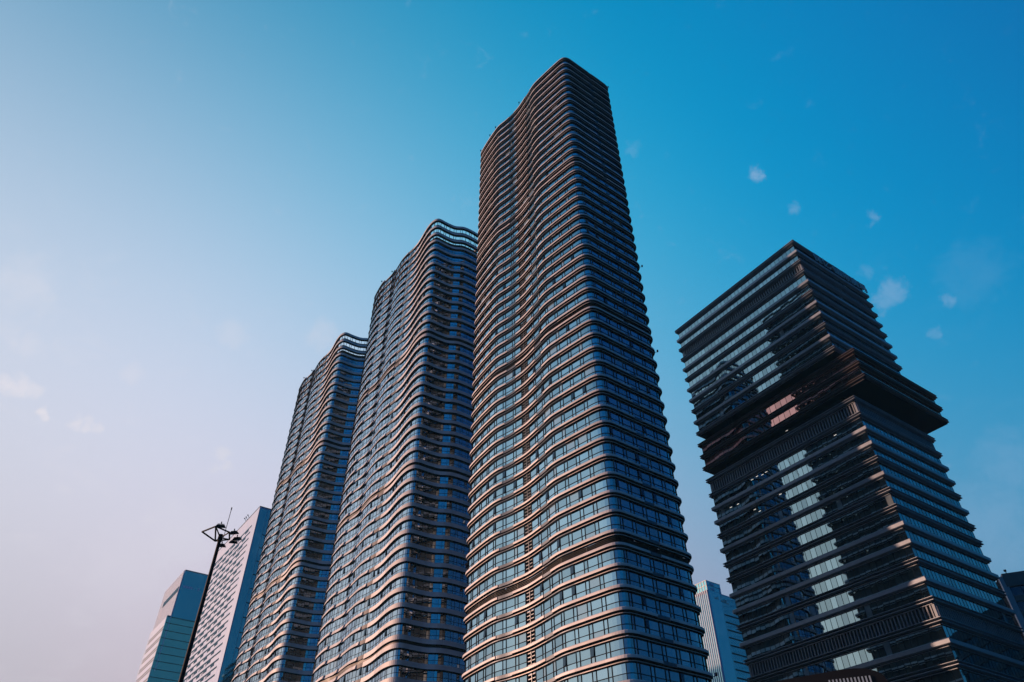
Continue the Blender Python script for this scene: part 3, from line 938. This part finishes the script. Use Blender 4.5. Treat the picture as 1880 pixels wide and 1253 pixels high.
# ------------------------------------------------------------------ ground
def ground():
    m, nt, p = mat('paving')
    tc = nt.node('ShaderNodeTexCoord')
    no = nt.node('ShaderNodeTexNoise'); no.inputs['Scale'].default_value = 0.08; no.inputs['Detail'].default_value = 8
    nt.l.new(tc.outputs['Object'], no.inputs['Vector'])
    bk = nt.node('ShaderNodeTexBrick'); bk.inputs['Scale'].default_value = 0.6
    nt.l.new(tc.outputs['Object'], bk.inputs['Vector'])
    bk.inputs['Color1'].default_value = (0.03, 0.031, 0.034, 1); bk.inputs['Color2'].default_value = (0.04, 0.04, 0.042, 1); bk.inputs['Mortar'].default_value = (0.02, 0.02, 0.02, 1)
    c = nt.mix(nt.mapr(no.outputs[0], 0.35, 0.65), bk.outputs[0], (0.028, 0.028, 0.03))
    nt.l.new(c, p.inputs['Base Color']); p.inputs['Roughness'].default_value = 0.8
    g = MB(); g.quad((-440, -110, 0), (320, -110, 0), (320, 640, 0), (-440, 640, 0))
    o = g.build('ground', m); tag(o, kind='structure')
ground()

# ------------------------------------------------------------------ evening haze
def haze():
    m = bpy.data.materials.new('haze_air'); m.use_nodes = True
    nt = NT(m.node_tree); nt.n.clear()
    o = nt.node('ShaderNodeOutputMaterial'); v = nt.node('ShaderNodeVolumePrincipled')
    v.inputs['Color'].default_value = (0.26, 0.72, 1.0, 1); v.inputs['Density'].default_value = HAZE
    nt.l.new(v.outputs[0], o.inputs['Volume'])
    b = MB(); b.box((-450, -120, -1), (780, 0, 0), (0, 770, 0), (0, 0, 241))
    ob = b.build('haze', m); tag(ob, kind='stuff')
HAZE = 0.0001
haze()

# ------------------------------------------------------------------ light
SUN_AZ, SUN_EL = math.atan2(-0.99, 0.144), R_(12.0)     # clockwise from +Y
sdir = Vector((math.sin(SUN_AZ)*math.cos(SUN_EL), math.cos(SUN_AZ)*math.cos(SUN_EL), math.sin(SUN_EL)))
sl = bpy.data.lights.new('sun', 'SUN'); sl.energy = 5.0; sl.angle = R_(0.55); sl.color = (1.0, 0.575, 0.385)
so = bpy.data.objects.new('sun', sl); COL.objects.link(so)
so.rotation_euler = sdir.to_track_quat('Z', 'Y').to_euler(); so.location = (-300, 80, 200)

SKY_FIT = [((0, 0, 0), (-0.0742, 0.4865, 0.569)), ((0, 0, 1), (0.0319, -0.0539, 0.1003)), ((0, 1, 0), (-0.1599, 0.1244, 0.1955)), ((0, 1, 1), (0.2245, 0.0925, -0.0551)), ((0, 2, 0), (0.5927, -0.1338, -0.0964)), ((0, 2, 1), (0.0465, 0.4014, 0.3676)), ((0, 3, 0), (0.4507, -0.0026, -0.1263)), ((0, 3, 1), (0.2827, 0.2072, 0.2905)), ((0, 4, 0), (-0.1432, 0.0533, 0.0355)), ((1, 0, 0), (-0.1815, -0.2484, -0.2615)), ((1, 0, 1), (0.0118, 0.2265, 0.3044)), ((1, 1, 0), (-0.8531, -0.0569, 0.0758)), ((1, 1, 1), (-0.1834, -0.1162, -0.0337)), ((1, 2, 0), (0.246, 0.3792, 0.4048)), ((1, 2, 1), (-0.9862, -0.6356, -0.673)), ((1, 3, 0), (0.7754, -0.2013, -0.3093)), ((2, 0, 0), (0.4509, -0.5655, -0.4951)), ((2, 0, 1), (0.1622, 0.4679, 0.3766)), ((2, 1, 0), (0.3761, 0.0368, -0.0815)), ((2, 1, 1), (-0.286, 0.2175, 0.5139)), ((2, 2, 0), (-0.2261, 0.6393, 0.5427)), ((3, 0, 0), (-0.1274, 0.0819, 0.1592)), ((3, 0, 1), (-0.4355, -0.6572, -0.6562)), ((3, 1, 0), (1.1579, 0.3912, 0.2622)), ((4, 0, 0), (0.0881, 0.6085, 0.5223))]
def world():
    w = bpy.data.worlds.new('World'); SC.world = w; w.use_nodes = True
    nt = NT(w.node_tree); bg = w.node_tree.nodes['Background']
    sky = nt.node('ShaderNodeTexSky'); sky.sky_type = 'NISHITA'; sky.sun_disc = False
    sky.sun_elevation = SUN_EL; sky.sun_rotation = SUN_AZ % (2*math.pi)
    sky.air_density = 1.4; sky.dust_density = 2.0; sky.ozone_density = 3.0
    tc = nt.node('ShaderNodeTexCoord'); d = tc.outputs['Generated']
    sep = nt.node('ShaderNodeSeparateXYZ'); nt.l.new(d, sep.inputs[0])
    el = nt.math('DIVIDE', nt.math('ARCSINE', sep.outputs['Z']), math.pi/2)        # 0 horizon .. 1 zenith
    ga = nt.math('DIVIDE', nt.math('ARCCOSINE', nt.dot(d, tuple(sdir))), math.pi)  # 0 at the sun .. 1 opposite
    # evening sky tone as a smooth function of direction: pale and hazy towards the sun, deep blue away from it
    ax = {}
    for nm in 'XYZ':
        ax[nm, 0] = None; ax[nm, 1] = sep.outputs[nm]
        for k in (2, 3, 4): ax[nm, k] = nt.math('MULTIPLY', ax[nm, k-1], sep.outputs[nm])
    acc = None
    for (i, j, k), co in SKY_FIT:
        t = None
        for nm, e in (('X', i), ('Y', j), ('Z', k)):
            if e: t = ax[nm, e] if t is None else nt.math('MULTIPLY', t, ax[nm, e])
        if t is None: t = 1.0
        m = nt.node('ShaderNodeVectorMath', operation='MULTIPLY_ADD')
        m.inputs[0].default_value = co
        if t == 1.0: m.inputs[1].default_value = (1, 1, 1)
        else: nt.l.new(t, m.inputs[1])
        if acc is None: m.inputs[2].default_value = (0, 0, 0)
        else: nt.l.new(acc, m.inputs[2])
        acc = m.outputs[0]
    mx = nt.node('ShaderNodeVectorMath', operation='MAXIMUM'); nt.l.new(acc, mx.inputs[0]); mx.inputs[1].default_value = (0, 0.02, 0.05)
    gm = nt.node('ShaderNodeVectorMath', operation='POWER') if 'POWER' in [x.identifier for x in bpy.types.ShaderNodeVectorMath.bl_rna.properties['operation'].enum_items] else None
    if gm:
        nt.l.new(mx.outputs[0], gm.inputs[0]); gm.inputs[1].default_value = (2.2, 2.2, 2.2); c = gm.outputs[0]
    else:
        sx = nt.node('ShaderNodeSeparateXYZ'); nt.l.new(mx.outputs[0], sx.inputs[0])
        cx = nt.node('ShaderNodeCombineXYZ')
        for q in range(3): nt.l.new(nt.math('POWER', sx.outputs[q], 2.2), cx.inputs[q])
        c = cx.outputs[0]
    # clouds: torn puffs on the right, faint smears low on the left
    mp = nt.node('ShaderNodeMapping'); nt.l.new(d, mp.inputs[0])
    def noise(scale, detail, sc=(1, 1, 1), rough=0.6, dist=0.0):
        m = nt.node('ShaderNodeMapping'); m.inputs['Scale'].default_value = sc; nt.l.new(d, m.inputs[0])
        n = nt.node('ShaderNodeTexNoise'); n.inputs['Scale'].default_value = scale; n.inputs['Detail'].default_value = detail
        n.inputs['Roughness'].default_value = rough; n.inputs['Distortion'].default_value = dist
        nt.l.new(m.outputs[0], n.inputs['Vector']); return n.outputs[0]
    nz = noise(38, 6, (1, 1, 1.0), 0.62, 0.4)
    nz2 = noise(14, 7, (1, 1, 2.2), 0.62, 0.6)
    puffs = CLOUDS
    wn = nt.node('ShaderNodeTexNoise'); wn.inputs['Scale'].default_value = 55; wn.inputs['Detail'].default_value = 5; wn.inputs['Roughness'].default_value = 0.65
    nt.l.new(d, wn.inputs['Vector'])
    w1 = nt.node('ShaderNodeVectorMath', operation='SUBTRACT'); nt.l.new(wn.outputs['Color'], w1.inputs[0]); w1.inputs[1].default_value = (.5, .5, .5)
    w2 = nt.node('ShaderNodeVectorMath', operation='MULTIPLY_ADD'); nt.l.new(w1.outputs[0], w2.inputs[0]); w2.inputs[1].default_value = (.034, .034, .022); nt.l.new(d, w2.inputs[2])
    w3 = nt.node('ShaderNodeVectorMath', operation='NORMALIZE'); nt.l.new(w2.outputs[0], w3.inputs[0]); dw = w3.outputs[0]
    tot = None
    for (dx, dy, dz), rad, amt in puffs:
        v = Vector((dx, dy, dz)).normalized(); rad *= 1.12
        t = nt.dot(dw, tuple(v))
        f = nt.mapr(t, math.cos(rad), 1.0, 0, 1)
        f = nt.math('MULTIPLY', nt.mapr(nt.math('ADD', f, nt.math('MULTIPLY', nt.math('SUBTRACT', nz, 0.5), 1.6)), 0.15, 1.25, 0, 1, True), amt)
        tot = f if tot is None else nt.math('MAXIMUM', tot, f)
    # smears
    sm = nt.math('MULTIPLY', nt.mapr(nz2, 0.52, 0.80, 0, 0.20, True), nt.mapr(el, 48/90, 28/90, 0, 1, True))
    sm = nt.math('MULTIPLY', sm, nt.mapr(ga, 100/180, 60/180, 0.25, 1))
    tot = nt.math('ADD', tot, sm, True)
    c = nt.mix(tot, c, nt.mix(nt.mapr(ga, 40/180, 95/180), lin(244, 236, 240), lin(150, 182, 218)))
    sc = nt.node('ShaderNodeVectorMath', operation='SCALE'); nt.l.new(c, sc.inputs[0]); sc.inputs[3].default_value = 10.0
    f = nt.mix(0.96, sky.outputs[0], sc.outputs[0])
    nt.l.new(f, bg.inputs[0]); bg.inputs[1].default_value = 0.1

# camera: 25 mm, tilted up 40.7 degrees
FPX, PITCH, ROLL = 1317.02, R_(40.6715), R_(-0.551)
c_, s_ = math.cos(ROLL), math.sin(ROLL)
rt = Vector((1, 0, 0)); up = Vector((0, -math.sin(PITCH), math.cos(PITCH))); fw = Vector((0, math.cos(PITCH), math.sin(PITCH)))
RT = rt*c_+up*s_; UP = -rt*s_+up*c_
def sky_dir(x, y):
    """direction in the sky of a cloud measured on the 1880 x 1253 picture"""
    v = fw+RT*(x-940)/FPX-UP*(y-626.5)/FPX
    return tuple(v.normalized())
CLOUDS = []
for x, y, r, a in ((330, 985, 75, .3), (620, 1010, 60, .12), (240, 1040, 90, .18), (1820, 960, 80, .22), (1389, 319, 17, .6), (1459, 382, 13, .28), (1605, 402, 14, .3), (1640, 535, 26, .42), (1622, 556, 20, .36), (1590, 500, 14, .18), (1740, 552, 15, .4),
                   (1718, 611, 12, .2), (1163, 272, 18, .15), (1785, 500, 60, .09), (1850, 850, 60, .2), (15, 704, 24, .6), (38, 711, 18, .5), (62, 716, 14, .4), (78, 760, 11, .7), (86, 766, 8, .6), (140, 777, 12, .6), (160, 782, 14, .6), (178, 786, 8, .5),
                   (245, 686, 22, .25), (405, 832, 18, .7), (418, 858, 12, .75), (398, 862, 10, .6), (45, 520, 55, .2), (430, 613, 34, .25), (590, 612, 36, .35), (55, 635, 26, .25)):
    CLOUDS.append((sky_dir(x, y), r/FPX, a))
world()
cd = bpy.data.cameras.new('camera'); cam = bpy.data.objects.new('camera', cd); COL.objects.link(cam)
cd.sensor_width = 36.0; cd.lens = FPX/1880*36.0; cd.clip_end = 12000; cd.clip_start = 0.1
mw = Matrix.Identity(4)
for i in range(3):
    mw[i][0] = RT[i]; mw[i][1] = UP[i]; mw[i][2] = -fw[i]
mw.translation = (0, 0, EYE)
cam.matrix_world = mw
SC.camera = cam
vs = SC.view_settings
vs.view_transform = 'Standard'; vs.look = 'None'; vs.gamma = 1.0; vs.exposure = 0.0; vs.use_curve_mapping = False
